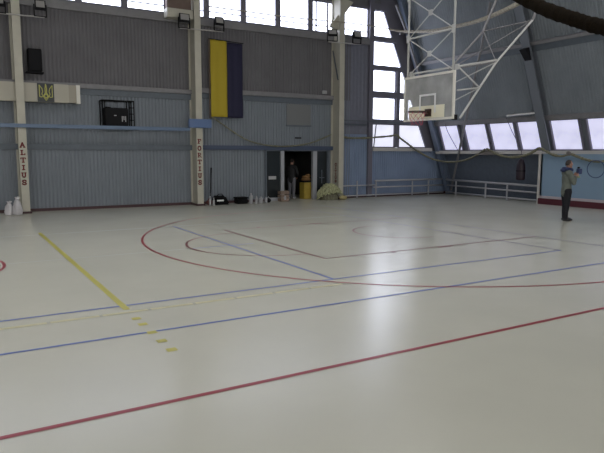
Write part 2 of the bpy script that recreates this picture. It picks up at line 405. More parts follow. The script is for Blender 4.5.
line([(HX, YC+6.62), (12.5, YC+6.62)], .05, 'line_darkred', .0034)
line([(6.25, YC+2.48), (6.25, YC-2.48)], .055, 'line_darkred', .0036)
line([(6.25, YC-2.48), (12.5, YC-2.48)], .05, 'line_darkred', .0036)
line([(6.25, YC+2.48), (12.5, YC+2.48)], .05, 'line_darkred', .0036)
line(arc(6.25, YC, 1.83, 90, 270, 48), .05, 'line_darkred', .0032)
line(arc(HX, YC, 1.25, 90, 270, 32), .05, 'line_darkred', .0032)
line(arc(-1.04, YC, 1.83, -100, 100, 48), .055, 'line_red', .0032)
line([(12.5, YC+7.5), (12.5, YC-7.5)], .05, 'line_navy', .0038)
for x, y in ((9.2, YC+2.56), (9.4, YC-2.53)): line([(x-.25, y), (x+.2, y)], .10, 'line_darkred', .0042)
for x, y in ((7.3, YC+2.56), (8.3, YC+2.56), (7.9, YC-2.55)): line([(x-.05, y), (x+.05, y)], .11, 'line_darkred', .0042)
line([(-14, 7.98), (BX, 7.98)], .05, 'line_blue', .0030)
line([(-14, 6.63), (20.7, 6.63)], .05, 'line_blue', .0030)
line([(5.34, 16.05), (5.34, 7.98)], .05, 'line_blue', .0030)
line([(BX, 18.5), (BX, 7.98)], .05, 'line_navy', .0030)
line([(5.34, 16.05), (BX, 16.05)], .04, 'line_grey', .0028)
line([(-10, 16.05), (5.34, 16.05)], .05, 'line_grey', .0028)
line([(.86, 12.12), (4.4, 12.12)], .045, 'line_grey', .0026)
line([(4.4, 12.12), (5.9, 12.12)], .045, 'line_blue', .0026)
line([(1.92, 16.45), (1.92, 7.75)], .09, 'line_yellow', .0044)
for y in (7.27, 6.98, 6.60, 6.24, 5.90): line([(1.91, y-.055), (1.91, y+.055)], .11, 'line_yellow', .0046)
for i in range(15):
    x = -4+i*.62; line([(x, 7.62), (x+.58, 7.62)], .085, 'line_pale', .0024)

# ------------------------------------------------------------------ cream steel columns with painted letters
STROKES = {
 'A': [[(.05,0),(.5,1),(.95,0)],[(.22,.36),(.78,.36)],[(-.08,.03),(.28,.03)],[(.72,.03),(1.08,.03)]],
 'L': [[(.3,0),(.3,1)],[(.05,.97),(.55,.97)],[(.05,.05),(.95,.05),(.95,.3)]],
 'T': [[(.5,0),(.5,1)],[(0,.72),(0,.95),(1,.95),(1,.72)],[(.25,.04),(.75,.04)]],
 'I': [[(.5,0),(.5,1)],[(.2,.95),(.8,.95)],[(.2,.05),(.8,.05)]],
 'U': [[(.2,1),(.2,.3),(.32,.08),(.5,.02),(.68,.08),(.8,.3),(.8,1)],[(0,.96),(.4,.96)],[(.62,.96),(1,.96)]],
 'S': [[(.88,.72),(.82,.9),(.5,.99),(.18,.88),(.14,.7),(.3,.57),(.7,.45),(.87,.3),(.82,.1),(.5,.01),(.18,.1),(.12,.3)]],
 'F': [[(.28,0),(.28,1)],[(.05,.95),(.92,.95),(.92,.7)],[(.28,.52),(.68,.52)],[(.05,.04),(.55,.04)]],
 'O': [[(.5,0.02),(.2,.12),(.08,.5),(.2,.88),(.5,.98),(.8,.88),(.92,.5),(.8,.12),(.5,.02)]],
 'R': [[(.22,0),(.22,1)],[(.02,.95),(.6,.95),(.82,.85),(.82,.62),(.6,.5),(.22,.5)],[(.5,.5),(.85,.03),(1.02,.03)],[(.02,.04),(.42,.04)]],
 'C': [[(.9,.7),(.86,.86),(.5,.98),(.2,.86),(.08,.5),(.2,.14),(.5,.02),(.86,.14),(.92,.3)]],
}
def letter(mb, ch, o, ex, ez, en, wd, hg, st):
    o, ex, ez, en = V(o), V(ex), V(ez), V(en)
    for j, s in enumerate(STROKES[ch]):
        for p, q in zip(s, s[1:]):
            a = o+ex*(p[0]*wd)+ez*(p[1]*hg); b = o+ex*(q[0]*wd)+ez*(q[1]*hg); d = (b-a).normalized()
            t = st if j == 0 else st*.7
            n = d.cross(en)*t/2; a = a-d*t*.3; b = b+d*t*.3
            mb.prism([a-n, a+n, b+n, b-n], en*.006)
YF = YW-.65
def column(x, label, word, zt, zb, side=False, brown=False, knee=False):
    r = thing('steel_column', label, 'column', (x+.125, YW-.33, 0), kind='thing')
    MB().box(x, x+.25, YF, YF+.03, .07, 9.25).build('front_flange', M['cream'], r)
    MB().box(x+.03, x+.22, YF+.03, YW-.05, .07, 9.25).build('web', M['cream'], r)
    MB().box(x-.03, x+.28, YW-.06, YW-.025, .07, 9.25).build('back_flange', M['cream'], r)
    MB().box(x-.05, x+.30, YF-.03, YW-.02, 0, .07).build('foot_plate', M['base_dark'], r)
    n = len(word); dz = (zt-zb)/n
    for i, ch in enumerate(word):
        mb = MB()
        if side: letter(mb, ch, (x+.029, YF+.36, zt-(i+.82)*dz), (0,-1,0), (0,0,1), (-1,0,0), .15, dz*.66, .035)
        else: letter(mb, ch, (x+.04, YF-.001, zt-(i+.84)*dz), (1,0,0), (0,0,1), (0,-1,0), .14, dz*.62, .046)
        mb.build('letter', M['red'], r)
    if brown:
        MB().box(x-1.0, x, YF+.1, YW-.15, 7.02, 7.34).build('bracket_beam', M['cream'], r)
        MB().box(x-.95, x-.02, YF+.25, YW-.2, 7.34, 9.0).build('bracket_web', M['brown'], r)
    if knee:
        MB().prism([(x-.42, YF+.1, 7.42), (x, YF+.1, 7.30), (x, YF+.1, 7.95), (x-.42, YF+.1, 7.52)], (0, .1, 0)).prism([(x+.25, YF+.1, 7.95), (x+.75, YF+.1, 8.55), (x+.25, YF+.1, 8.7)], (0, .1, 0)).build('knee_brace', M['cream'], r)
        MB().bar((x-.02, YF+.1, 5.2), (x-.0, YF+.55, 6.5), .04).build('tie_rod', M['girt_dark'], r)
    return r
column(2.07, 'cream steel column at the left lettered ALTIUS in red', 'ALTIUS', 2.42, .93)
column(8.28, 'cream steel column beside the flag lettered FORTIUS in red', 'FORTIUS', 2.62, .78, brown=True)
column(14.88, 'cream steel column right of the doorway by the net heap', 'CITIUS', 1.62, .72, side=True, knee=True)

# floodlight rods and floodlights on the columns
def light_rod(x0, x1, z0, z1, label):
    r = MB().tube([(x0, YF-.06, z0), (x1, YF-.06, z1)], .022)
    tag(r.build('mounting_rod', M['rod'], smooth=True), label, 'rod', 'floodlight rods across the columns')
light_rod(-1.2, 3.05, 6.42, 6.47, 'pale thin rod across the ALTIUS column under two floodlights')
light_rod(7.70, 9.42, 6.62, 6.66, 'pale thin rod across the FORTIUS column beside the flag top')
light_rod(14.25, 15.95, 6.74, 6.78, 'pale thin rod across the column right of the doorway')
def flood(x, z, label, wd=.36, hg=.34, yaw=0):
    r = thing('floodlight', label, 'floodlight', (x, YF-.06, z), yaw, 'floodlights on the columns')
    b = MB(); b.hexa([(-wd/2,-.10,-.0),(wd/2,-.10,-.0),(wd/2*.7,.14,.06),(-wd/2*.7,.14,.06),(-wd/2,-.04,hg),(wd/2,-.04,hg),(wd/2*.7,.16,hg-.06),(-wd/2*.7,.16,hg-.06)])
    hs = b.build('housing', M['charcoal'], r, local=True)
    g = MB(); g.hexa([(-wd/2+.04,-.112,.10),(wd/2-.04,-.112,.10),(wd/2-.04,-.09,.10),(-wd/2+.04,-.09,.10),(-wd/2+.04,-.065,hg-.03),(wd/2-.04,-.065,hg-.03),(wd/2-.04,-.04,hg-.03),(-wd/2+.04,-.04,hg-.03)])
    g.build('lens', M['lampglass'], hs, local=True)
    k = MB(); k.box(-wd/2-.03,-wd/2,-.03,.03,-.16,hg*.6).box(wd/2,wd/2+.03,-.03,.03,-.16,hg*.6).box(-wd/2-.03,wd/2+.03,-.03,.03,-.19,-.16)
    k.build('bracket', M['charcoal'], r, local=True)
flood(1.70, 6.64, 'floodlight on the rod left of the ALTIUS column')
flood(2.93, 6.66, 'floodlight on the rod right of the ALTIUS column', .34)
flood(7.86, 6.81, 'floodlight on the rod left of the FORTIUS column', .40)
flood(9.25, 6.85, 'floodlight above the top of the yellow and blue flag')
flood(14.44, 6.96, 'tilted floodlight left of the column by the gable windows', .40, .30, -.4)
flood(15.72, 6.97, 'floodlight right of the column by the gable windows', .40)

# cream sign beam with trident
r = thing('sign_beam', 'long cream sign board with a black trident emblem by the ALTIUS column', 'sign', (0, YW-.3, 3.74))
MB().box(-4, 3.75, YW-.45, YW-.18, 3.74, 4.36).build('board', M['creambox'], r, bevel=.01)
MB().box(3.75, 4.0, YW-.44, YW-.18, 3.75, 4.35).build('tan_section', M['creamdark'], r)
MB().box(4.0, 4.12, YW-.46, YW-.18, 3.73, 4.36).build('end_cap', M['boardframe'], r)
e = MB().box(2.75, 3.27, YW-.485, YW-.45, 3.74, 4.36).build('emblem_panel', M['emblem'], r)
t = MB(); cx, cz, yy = 3.01, 3.78, YW-.50
def tz(pts, wd=.024):
    for s in (-1, 1):
        for p, q in zip(pts, pts[1:]): t.bar((cx+s*p[0], yy, cz+p[1]), (cx+s*q[0], yy, cz+q[1]), wd, .02, up=(0,1,0))
tz([(.205, .52), (.20, .42), (.20, .13), (.12, .12)])
tz([(.205, .52), (.12, .40), (.10, .30), (.13, .22), (.07, .12), (0, .01)])
tz([(0, .56), (.025, .40), (.02, .26), (.07, .17), (0, .08)], .028)
tz([(.12, .13), (.03, .19), (0, .24)])
t.build('trident', M['gold'], e)

# blue rail and its box at the second column
r = thing('blue_rail', 'long light-blue rail running in front of the ALTIUS and FORTIUS columns', 'rail', (0, YF-.08, 2.9))
MB().box(-8, 8.0, YF-.10, YF-.005, 2.86, 2.99).build('rail', M['bluepipe'], r, bevel=.01)
MB().box(7.95, 8.85, YF-.16, YF-.005, 2.99, 3.32).build('end_box', M['bluebox'], r, bevel=.02)

# loudspeaker on the wall, scoreboard in a cage
r = thing('loudspeaker', 'black loudspeaker box on the upper wall beside the ALTIUS column', 'loudspeaker', (2.75, YW-.2, 4.72))
MB().box(2.53, 2.96, YW-.34, YW-.022, 4.76, 5.5).build('cabinet', M['black'], r, bevel=.015)
MB().box(2.56, 2.93, YW-.35, YW-.34, 4.80, 5.46).build('grille', M['charcoal'], r)
MB().box(2.45, 3.0, YW-.36, YW-.022, 4.70, 4.74).build('shelf', M['charcoal'], r)
r = thing('scoreboard', 'dark scoreboard inside a black wire cage above the light-blue rail', 'scoreboard', (5.43, YW-.15, 3.0))
x0, x1, z0, z1 = 4.86, 5.98, 3.0, 3.9
cg = MB()
for yy in (YW-.04, YW-.42):
    for p, q in (((x0,z0),(x1,z0)),((x0,z1),(x1,z1)),((x0,z0),(x0,z1)),((x1,z0),(x1,z1)),((x0+.09,z0),(x0+.09,z1)),((x1-.17,z0),(x1-.17,z1))):
        cg.bar((p[0],yy,p[1]),(q[0],yy,q[1]),.035)
for xx in (x0, x1):
    for zz in (z0, z1): cg.bar((xx,YW-.04,zz),(xx,YW-.42,zz),.035)
for k in range(1, 4): cg.bar((x1-.17,YW-.42,z0+k*.22),(x1,YW-.42,z0+k*.22),.03)
cg.build('cage', M['black'], r)
cs = MB().box(x0+.1, x1-.19, YW-.36, YW-.06, z0+.02, z1-.25).build('case', M['charcoal'], r, bevel=.02)
MB().lathe([(.09,0),(.1,.02),(.1,.05),(.0,.06)], (x0+.25, YW-.2, z1-.27)).build('siren', M['black'], r)
MB().box(5.28, 5.36, YW-.372, YW-.36, 3.36, 3.39).build('label_plate', M['grey'], cs)
for k in range(3): MB().box(5.55+.06*k, 5.58+.06*k, YW-.372, YW-.36, 3.16+.06*(k%2), 3.36).build('digit', M['grey'], cs)

# flag banner
r = thing('flag_banner', 'tall yellow and navy flag hanging beside the FORTIUS column', 'flag', (9.75, YW-.2, 6.45))
def cloth(x0, x1, z0, z1, y, name, m, seed):
    mb = MB(); rnd = random.Random(seed); nx, nz = 10, 24; G = []
    for th in (0, .008):
        g = []
        for i in range(nx+1):
            g.append([mb.bm.verts.new((x0+(x1-x0)*i/nx, y+th+.012*math.sin(i*1.3+seed)+.008*math.sin(j*.5+i*.4), z0+(z1-z0)*j/nz)) for j in range(nz+1)])
        G.append(g)
    for g in G:
        for i in range(nx):
            for j in range(nz): mb.bm.faces.new((g[i][j], g[i+1][j], g[i+1][j+1], g[i][j+1]))
    for i in range(nx):
        for j in (0, nz): mb.bm.faces.new((G[0][i][j], G[0][i+1][j], G[1][i+1][j], G[1][i][j]))
    for j in range(nz):
        for i in (0, nx): mb.bm.faces.new((G[0][i][j], G[0][i][j+1], G[1][i][j+1], G[1][i][j]))
    return mb.build(name, m, r, smooth=True)
cloth(9.06, 9.76, 3.46, 6.42, YW-.26, 'yellow_half', M['yellowflag'], 1)
cloth(9.765, 10.44, 3.44, 6.36, YW-.25, 'navy_half', M['blueflag'], 2)
MB().tube([(9.0, YW-.25, 6.44), (10.48, YW-.25, 6.38)], .018).build('top_rod', M['charcoal'], r)
MB().tube([(9.02, YW-.22, 3.4), (9.02, YW-.22, 6.44)], .02).build('side_pole', M['brown'], r)

# small wall things
r = thing('wall_shutter', 'grey square shutter patch on the wall above the doorway', 'shutter', (13.17, YW-.03, 3.2))
MB().box(12.58, 13.78, YW-.045, YW-.024, 3.22, 4.12).build('shutter_panel', M['ghost'], r)
MB().box(12.56, 13.8, YW-.07, YW-.024, 3.18, 3.24).build('bottom_bar', M['girt_dark'], r)
tag(MB().box(14.3, 14.52, YW-.22, YW-.13, 4.62, 4.76).build('junction_box', M['grey'], bevel=.01), 'small white box on the girt near the column by the doorway', 'box')
tag(MB().box(13.0, 13.3, YW-.06, YW-.024, 2.66, 2.72).build('door_closer', M['charcoal']), 'small dark bar on the wall over the doorway', 'bar')

# ------------------------------------------------------------------ doorway
v = MB(); v.box(11.2, 11.4, YW+.2, 26, 0, 3).box(14.9, 15.1, YW+.2, 26, 0, 3).box(11.2, 15.1, 25.8, 26, 0, 3).box(11.2, 15.1, YW+.2, 26, 2.6, 2.8).box(11.2, 11.53, YW+.2, YW+.3, 0, 2.6).box(14.72, 15.1, YW+.2, YW+.3, 0, 2.6).box(11.2, 15.1, YW+.2, YW+.3, 2.2, 2.6)
v.build('wall_vestibule', M['dark_room'], kind='structure')
d = thing('door_1', None, None, (13.1, YW, 0), kind='structure')
MB().box(11.53, 11.60, YW-.08, YW+.12, 0, 2.2).box(14.65, 14.75, YW-.08, YW+.12, 0, 2.2).box(11.6, 14.65, YW-.06, YW+.12, 2.12, 2.2).build('door_frame', M['girt_dark'], d)
MB().box(12.28, 12.44, YW-.08, YW+.08, 0, 2.12).build('door_post', M['doorframe'], d)
MB().box(13.90, 14.10, YW-.08, YW+.08, 0, 2.12).build('door_post', M['doorframe'], d)
MB().box(11.6, 12.28, YW+.0, YW+.03, .12, 2.12).build('door_glass', M['doorglass'], d)
MB().box(11.6, 12.28, YW-.04, YW+.05, 0, .14).build('door_rail', M['doorframe'], d)
MB().box(11.72, 12.08, YW-.012, YW, .92, 1.06).build('door_notice', M['grey'], d)
dl = MB().box(14.10, 14.65, YW+.0, YW+.04, 0, 2.12).build('door_leaf', M['doorglass'], d)
MB().bar((14.25, YW-.05, .95), (14.5, YW-.05, .95), .03).bar((14.37, YW-.05, .7), (14.37, YW-.05, 1.3), .03).build('door_handle', M['girt_dark'], dl)

# yellow bin-like cabinet, crate, bags, bottles by the wall
r = thing('yellow_cabinet', 'yellow cabinet heaped with brown cloth inside the doorway', 'cabinet', (13.7, 22.95, 0))
MB().box(13.60, 14.02, 22.75, 23.15, 0, .74).build('body', M['yellowbox'], r, bevel=.015)
MB().box(13.59, 14.03, 22.74, 23.16, .74, .82).build('dark_band', M['black'], r)
b = MB(); b.blob((13.80, 22.95, .88), (.22, .2, .10), 3, .08, 3).blob((13.72, 22.9, .98), (.14, .15, .07), 2, .1, 4).blob((13.88, 22.9, 1.02), (.13, .13, .09), 2, .1, 5)
b.build('cloth_heap', M['orangebrown'], r, smooth=True)
r = thing('wooden_crate', 'small brown crate at the foot of the left door post', 'crate', (12.25, 22.1, 0))
x0, x1, y0, y1 = 12.02, 12.40, 21.98, 22.3
for zz in (.02, .17, .32):
    MB().box(x0, x1, y0, y0+.02, zz, zz+.11).box(x0, x1, y1-.02, y1, zz, zz+.11).box(x0, x0+.02, y0+.02, y1-.02, zz, zz+.11).box(x1-.02, x1, y0+.02, y1-.02, zz, zz+.11).build('slat_ring', M['crate'], r)
MB().box(x0+.02, x1-.02, y0+.02, y1-.02, .0, .03).build('bottom', M['crate'], r)
MB().box(x0+.03, x0+.06, y0+.02, y0+.05, 0, .46).box(x1-.06, x1-.03, y0+.02, y0+.05, 0, .46).box(x0+.03, x1-.03, y0+.02, y0+.05, .43, .46).build('corner_posts', M['crate'], r)
MB().blob((12.2, 22.0-.02, .16), (.06, .03, .10), 2).build('white_tag', M['whiteitem'], r)

r = thing('duffel_bag', 'black duffel bag with a white label lying at the wall base', 'bag', (9.28, 22.0, 0))
b = MB(); b.hexa([(8.96,21.75,0),(9.58,21.75,0),(9.62,22.2,0),(8.94,22.2,0),(9.0,21.80,.34),(9.42,21.80,.34),(9.46,22.15,.36),(8.98,22.15,.36)])
b.build('body', M['black'], r, bevel=.05)
MB().box(9.02, 9.30, 21.735, 21.755, .15, .21).build('label_strip', M['white'], r)
MB().tube([(9.05,21.9,.33),(9.15,21.9,.42),(9.28,21.9,.42),(9.38,21.9,.33)], .015).build('strap', M['charcoal'], r)
r = thing('equipment_case', 'black low equipment case between the duffel bag and white jugs', 'case', (10.16, 21.95, 0))
MB().box(9.92, 10.38, 21.78, 22.15, 0, .20).build('body', M['black'], r, bevel=.02)
MB().box(9.90, 10.40, 21.76, 22.17, .21, .27).build('lid', M['black'], r, bevel=.01)
MB().box(10.08, 10.22, 21.745, 21.76, .12, .15).build('handle', M['charcoal'], r)
def jug(x, y, h, rr, label):
    r = thing('white_jug', label, 'jug', (x, y, 0), 0, 'white jugs by the wall')
    MB().lathe([(rr*.9,0),(rr,.02),(rr,h*.6),(rr*.8,h*.72),(rr*.35,h*.84),(rr*.35,h*.9)], (0,0,0)).build('body', M['whiteitem'], r, smooth=True, local=True)
    MB().lathe([(rr*.42,h*.88),(rr*.42,h),(rr*.3,h)], (0,0,0), 10).build('cap', M['grey'], r, local=True)
    MB().tube([(rr*.3,0,h*.84),(rr*1.0,0,h*.8),(rr*.95,0,h*.5)], rr*.14).build('handle', M['whiteitem'], r, local=True)
jug(10.52, 21.8, .42, .075, 'tallest white jug beside the black equipment case')
jug(10.74, 21.75, .30, .06, 'second white jug from the black case')
jug(10.92, 21.72, .27, .10, 'wide short white jug in the middle of the row')
jug(11.17, 21.75, .25, .06, 'small white jug nearest the dark door glass')
r = thing('dark_shoe_bag', 'small dark pouch between the white jugs and the door glass', 'pouch', (11.3, 21.9, 0))
MB().blob((11.34, 21.85, .1), (.12, .1, .10), 2, .06, 9).build('pouch_body', M['charcoal'], r, smooth=True)
MB().tube([(11.28,21.85,.18),(11.34,21.85,.25),(11.40,21.85,.18)], .012).build('drawstring', M['grey'], r)
r = thing('cloth_bag', 'red-brown crumpled cloth bag at the foot of the FORTIUS column', 'bag', (8.8, 22.0, 0))
MB().blob((8.78, 21.95, .11), (.14, .12, .11), 2, .1, 11).build('bag_body', M['redbrown'], r, smooth=True)
MB().blob((8.78, 21.93, .23), (.06, .05, .05), 2, .1, 12).build('bag_neck', M['redbrown'], r, smooth=True)
def bottle(x, y, h, label):
    r = thing('clear_bottle', label, 'bottle', (x, y, 0), 0, 'pale bottles by the duffel bag')
    MB().lathe([(.035,0),(.04,.02),(.04,h*.62),(.015,h*.82),(.015,h*.92)], (0,0,0), 12).build('body', M['grey'], r, smooth=True, local=True)
    MB().lathe([(.018,h*.92),(.018,h),(.01,h)], (0,0,0), 10).build('cap', M['white'], r, local=True)
bottle(8.72, 21.72, .36, 'pale bottle standing in front of the red-brown cloth bag')
bottle(8.88, 21.75, .30, 'pale bottle between the cloth bag and the duffel bag')
rod = MB(); rod.tube([(8.97, 22.3, .45), (9.05, 22.42, 1.0), (9.10, 22.5, 1.45)], [.018, .02, .03]).tube([(8.93, 22.2, 0.0), (8.97, 22.3, .45)], .012)
tag(rod.build('leaning_pole', M['charcoal']), 'thin dark pole leaning on the wall right of the FORTIUS column', 'pole')

def plastic_bag(x, y, h, wd, seed, label):
    r = thing('plastic_bag', label, 'bag', (x, y, 0), 0, 'white plastic bags by the ALTIUS column')
    rnd = random.Random(seed); n = 18; mb = MB(); rings = []
    prof = [(.85,0),(1,.06),(1.0,.25),(.92,.45),(.78,.62),(.55,.78),(.30,.90)]
    for i, (rr, z) in enumerate(prof):
        rings.append([mb.bm.verts.new(V(((rr*wd*(1+.16*math.sin(5*t+i*.9+seed)+rnd.uniform(-.13,.13)))*math.cos(t), rr*wd*.8*(1+.14*math.sin(4*t+seed))*math.sin(t), z*h))) for t in [2*math.pi*k/n for k in range(n)]])
    for A, B in zip(rings, rings[1:]):
        for k in range(n): mb.bm.faces.new((A[k], A[(k+1)%n], B[(k+1)%n], B[k]))
    mb.bm.faces.new(rings[0][::-1]); mb.bm.faces.new(rings[-1])
    mb.build('sack', M['plastic'], r, smooth=True, local=True)
    k = MB(); k.prism([(-.02,-.02,h*.86),(.05,-.02,h*.86),(.10,0,h*1.0),(.02,.0,h*1.05)], (0,.03,0)); k.prism([(-.03,-.02,h*.86),(.03,-.02,h*.86),(-.01,0,h*1.02),(-.07,0,h*1.0)], (0,.03,0))
    k.build('tied_ears', M['plastic'], r, local=True)
plastic_bag(1.66, 21.70, .44, .135, 1, 'shorter white plastic bag standing left of its twin by the ALTIUS column')
plastic_bag(1.90, 21.62, .58, .14, 2, 'taller white plastic bag right against the ALTIUS column')

# heap of pale green netting
r = thing('net_heap', 'heap of pale green netting piled at the foot of the column', 'netting', (14.5, 22.0, 0))
mb = MB(); rnd = random.Random(5)
def heap_h(x, y): return max(0.04, .60*max(0, 1-((x-14.46)/.62)**2)**.7*math.exp(-((y-22.0)/.5)**2)+.06)
for k in range(130):
    a = rnd.uniform(0, 6.28); q = rnd.uniform(0, 1)**.6; cx = 14.43+.50*q*math.cos(a); cy = 21.90+.30*q*math.sin(a); pts = []
    ph = rnd.uniform(0, 6.28); rx, ry = rnd.uniform(.07, .2), rnd.uniform(.06, .14)
    for i in range(9):
        t = ph+i*.62; x = cx+rx*math.cos(t); y = cy+ry*math.sin(t)
        pts.append((x, y, max(.03, heap_h(x, y)*rnd.uniform(.8, 1.05)+rnd.uniform(-.03, .07))))
    mb.tube(pts, .022, 6)
mb.build('netting', M['heap'], r, smooth=True)
b = MB(); b.blob((14.46, 22.02, .02), (.46, .28, .46), 3, .1, 6)
for v_ in b.bm.verts: v_.co.z = max(v_.co.z, .0)
b.build('core', M['garland'], r, smooth=True)
b = MB(); b.blob((15.0, 21.72, .09), (.20, .14, .10), 2, .08, 8)
tag(b.build('tan_sack', M['heap_tan'], smooth=True), 'small tan sack lying right of the green net heap', 'sack')

# ------------------------------------------------------------------ heating pipes
def pipe_run(root, name, pts, rad):
    MB().tube(pts, rad, 10).build(name, M['pipe'], root, smooth=True)
r = thing('heating_pipes', 'pale heating pipes along the foot of the blue gable wall', 'pipes', (18.5, YW-.25, 0))
pipe_run(r, 'pipe', [(15.25, YW-.25, .56), (17.2, YW-.25, .56)], .032)
pipe_run(r, 'pipe', [(15.25, YW-.25, .10), (21.55, YW-.25, .10)], .032)
pipe_run(r, 'pipe', [(17.2, YW-.28, .76), (21.4, YW-.28, .76)], .045)
pipe_run(r, 'pipe', [(17.1, YW-.28, .46), (21.5, YW-.28, .46)], .034)
for x in (16.18, 17.27, 19.5, 20.55): MB().box(x-.02, x+.02, YW-.28, YW-.22, 0, .78).build('support', M['pipe'], r)
r = thing('heating_pipes', 'pale heating pipes along the dark wall under the sloped windows', 'pipes', (21.3, 19, 0))
pipe_run(r, 'pipe', [(21.45, 22.0, .74), (21.1, 16.3, .70)], .048)
pipe_run(r, 'pipe', [(21.52, 22.0, .46), (21.12, 16.3, .42)], .036)
pipe_run(r, 'pipe', [(21.62, 22.2, .10), (21.16, 16.3, .10)], .034)
for y in (21.3, 19.3, 18.0): 
    x = 21.1+(y-16.3)*.063; MB().box(x-.03, x+.03, y-.025, y+.025, 0, .74).build('support', M['pipe'], r)

# ------------------------------------------------------------------ rolled nets and garlands
def smooth_path(P, n=6):
    P = [V(p) for p in P]; out = []
    for i in range(len(P)-1):
        p0, p1, p2, p3 = P[max(i-1,0)], P[i], P[i+1], P[min(i+2,len(P)-1)]
        for k in range(n):
            t = k/n
            out.append(.5*((2*p1)+(p2-p0)*t+(2*p0-5*p1+4*p2-p3)*t*t+(3*p1-p0-3*p2+p3)*t**3))
    out.append(P[-1]); return out
# camera numbers (also used to size the world)
F_PX, YAW, PIT, ROL, HC = 595.04, -0.53532, 0.12364, 0.00239, 2.0625
cy, sy, cp, sp, cr, sr = math.cos(YAW), math.sin(YAW), math.cos(PIT), math.sin(PIT), math.cos(ROL), math.sin(ROL)
r0, f0, u0 = V((cy, sy, 0)), V((-sy, cy, 0)), V((0,0,1))
FW = f0*cp-u0*sp; UU = u0*cp+f0*sp
RT, UP = r0*cr+UU*sr, -r0*sr+UU*cr

def lumpy(path, r, n=8, seed=0, amp=.25):
    rnd = random.Random(seed); return MB().tube(path, [r*(1+rnd.uniform(-amp, amp)) for _ in path], n)
gl = [(9.11, 22.35, 3.45), (9.53, 22.35, 3.19), (9.96, 22.35, 2.92), (10.53, 22.35, 2.61), (11.13, 22.35, 2.43), (11.92, 22.35, 2.33), (12.75, 22.35, 2.34), (13.55, 22.35, 2.45), (14.17, 22.35, 2.63), (14.72, 22.3, 2.86)]
tag(lumpy(smooth_path(gl, 8), .028, 8, 1).build('rope_garland', M['garland'], smooth=True), 'olive rope swagged from the flag to the column over the doorway', 'rope', 'olive ropes')
gl = [(15.25, 22.2, 2.77), (15.67, 22.2, 2.72), (16.51, 22.2, 2.73), (17.37, 22.2, 2.79), (17.96, 22.2, 2.84), (18.38, 22.2, 2.90), (18.57, 22.2, 2.76), (19.07, 22.2, 2.48), (19.58, 22.2, 2.20), (20.1, 22.1, 1.93), (20.5, 21.9, 1.74), (20.75, 21.6, 1.66), (20.85, 21.2, 1.63), (20.88, 20.6, 1.67), (20.86, 20.0, 1.79), (20.8, 19.45, 1.98), (20.62, 18.82, 2.22)]
tag(lumpy(smooth_path(gl, 8), .045, 8, 2).build('rope_garland', M['garland'], smooth=True), 'olive net roll swagged across the gable window into the far corner', 'rope', 'olive ropes')
gl = [(20.55, 18.66, 2.25), (20.55, 18.3, 2.11), (20.55, 17.9, 1.97), (20.55, 17.47, 1.90), (20.55, 17.05, 1.90), (20.55, 16.65, 1.96), (20.55, 16.31, 2.07), (20.55, 16.03, 2.22), (20.55, 15.87, 2.25), (20.55, 15.6, 2.14), (20.55, 15.27, 2.0), (20.55, 14.87, 1.95), (20.55, 14.53, 2.03), (20.55, 14.22, 1.94), (20.55, 13.93, 1.85), (20.55, 13.6, 1.78), (20.55, 13.13, 1.77), (20.55, 12.5, 1.83), (20.6, 11.6, 2.0)]
tag(lumpy(smooth_path(gl, 8), .052, 8, 3).build('rope_garland', M['garland'], smooth=True), 'olive net roll swagged along the top of the light-blue panel', 'rope', 'olive ropes')
tag(MB().blob((20.46, 14.53, 2.06), (.05, .11, .08), 2, .12, 4).build('rope_knot', M['canvas'], smooth=True), 'brown knot in the net roll above the standing person', 'knot')
c = MB(); c.prism([(20.72, 18.75, 2.22), (20.72, 19.4, 1.98), (20.72, 18.2, 1.98)], (.08, 0, 0)); 
tag(c.build('canvas_flap', M['canvas'], bevel=.01), 'small grey-brown canvas flap hanging on the window ledge near the corner', 'flap')
# hung roll of pale net: wire along the windows, swelling towards the court
pth = smooth_path([(9.0, YW-.35, 7.62), (12.5, YW-.35, 7.62), (15.2, YW-.8, 7.6), (17.0, YW-.7, 7.62), (18.05, YW-.9, 7.53), (18.26, 20, 7.28), (17.74, 18, 7.06), (17.0, 16, 6.86), (16.38, 14.2, 6.84), (15.6, 12.4, 6.9), (14.4, 10.5, 7.1)], 8)
rr = [.025 if i < 26 else min(.075, .025+.004*(i-26)) for i in range(len(pth))]
tag(MB().tube(pth, rr, 8).build('net_roll', M['netpale'], smooth=True), 'pale net roll sagging from the gable windows behind the hoop truss', 'net roll')
pth = smooth_path([(11.5, 10.6, 6.3), (11.10, 9.5, 5.62), (10.77, 8.5, 5.07), (10.38, 7.5, 4.62), (10.08, 6.6, 4.26), (9.8, 5.6, 4.0), (9.5, 4.4, 3.9)], 16)
tag(lumpy(pth, .135, 14, 6, .09).build('net_roll', M['netdark'], smooth=True), 'thick dark brown net roll hanging across the top right corner', 'net roll')

# ------------------------------------------------------------------ basketball backboard on its hanging truss
HB = 10.55; Y0, Y1, Z0, Z1 = 10.66, 12.50, 2.88, 4.03
r = thing('basketball_hoop', 'clear basketball backboard with rim hung on a white ceiling truss', 'basketball hoop', (HB, 11.58, 2.9))
f = MB(); t = .055
f.box(HB, HB+.05, Y0, Y0+t, Z0, Z1).box(HB, HB+.05, Y1-t, Y1, Z0, Z1).box(HB, HB+.05, Y0+t, Y1-t, Z0, Z0+t).box(HB, HB+.05, Y0+t, Y1-t, Z1-t, Z1)
f.build('board_frame', M['boardframe'], r)
MB().box(HB+.015, HB+.03, Y0+t, Y1-t, Z0+t, Z1-t).build('backboard', M['acrylic'], r)
MB().box(HB+.004, HB+.014, 10.98, 12.28, 2.94, 3.25).build('lower_plate', M['boardpad'], r)
s = MB(); a0, a1, c0, c1 = 11.28, 11.88, 3.06, 3.54
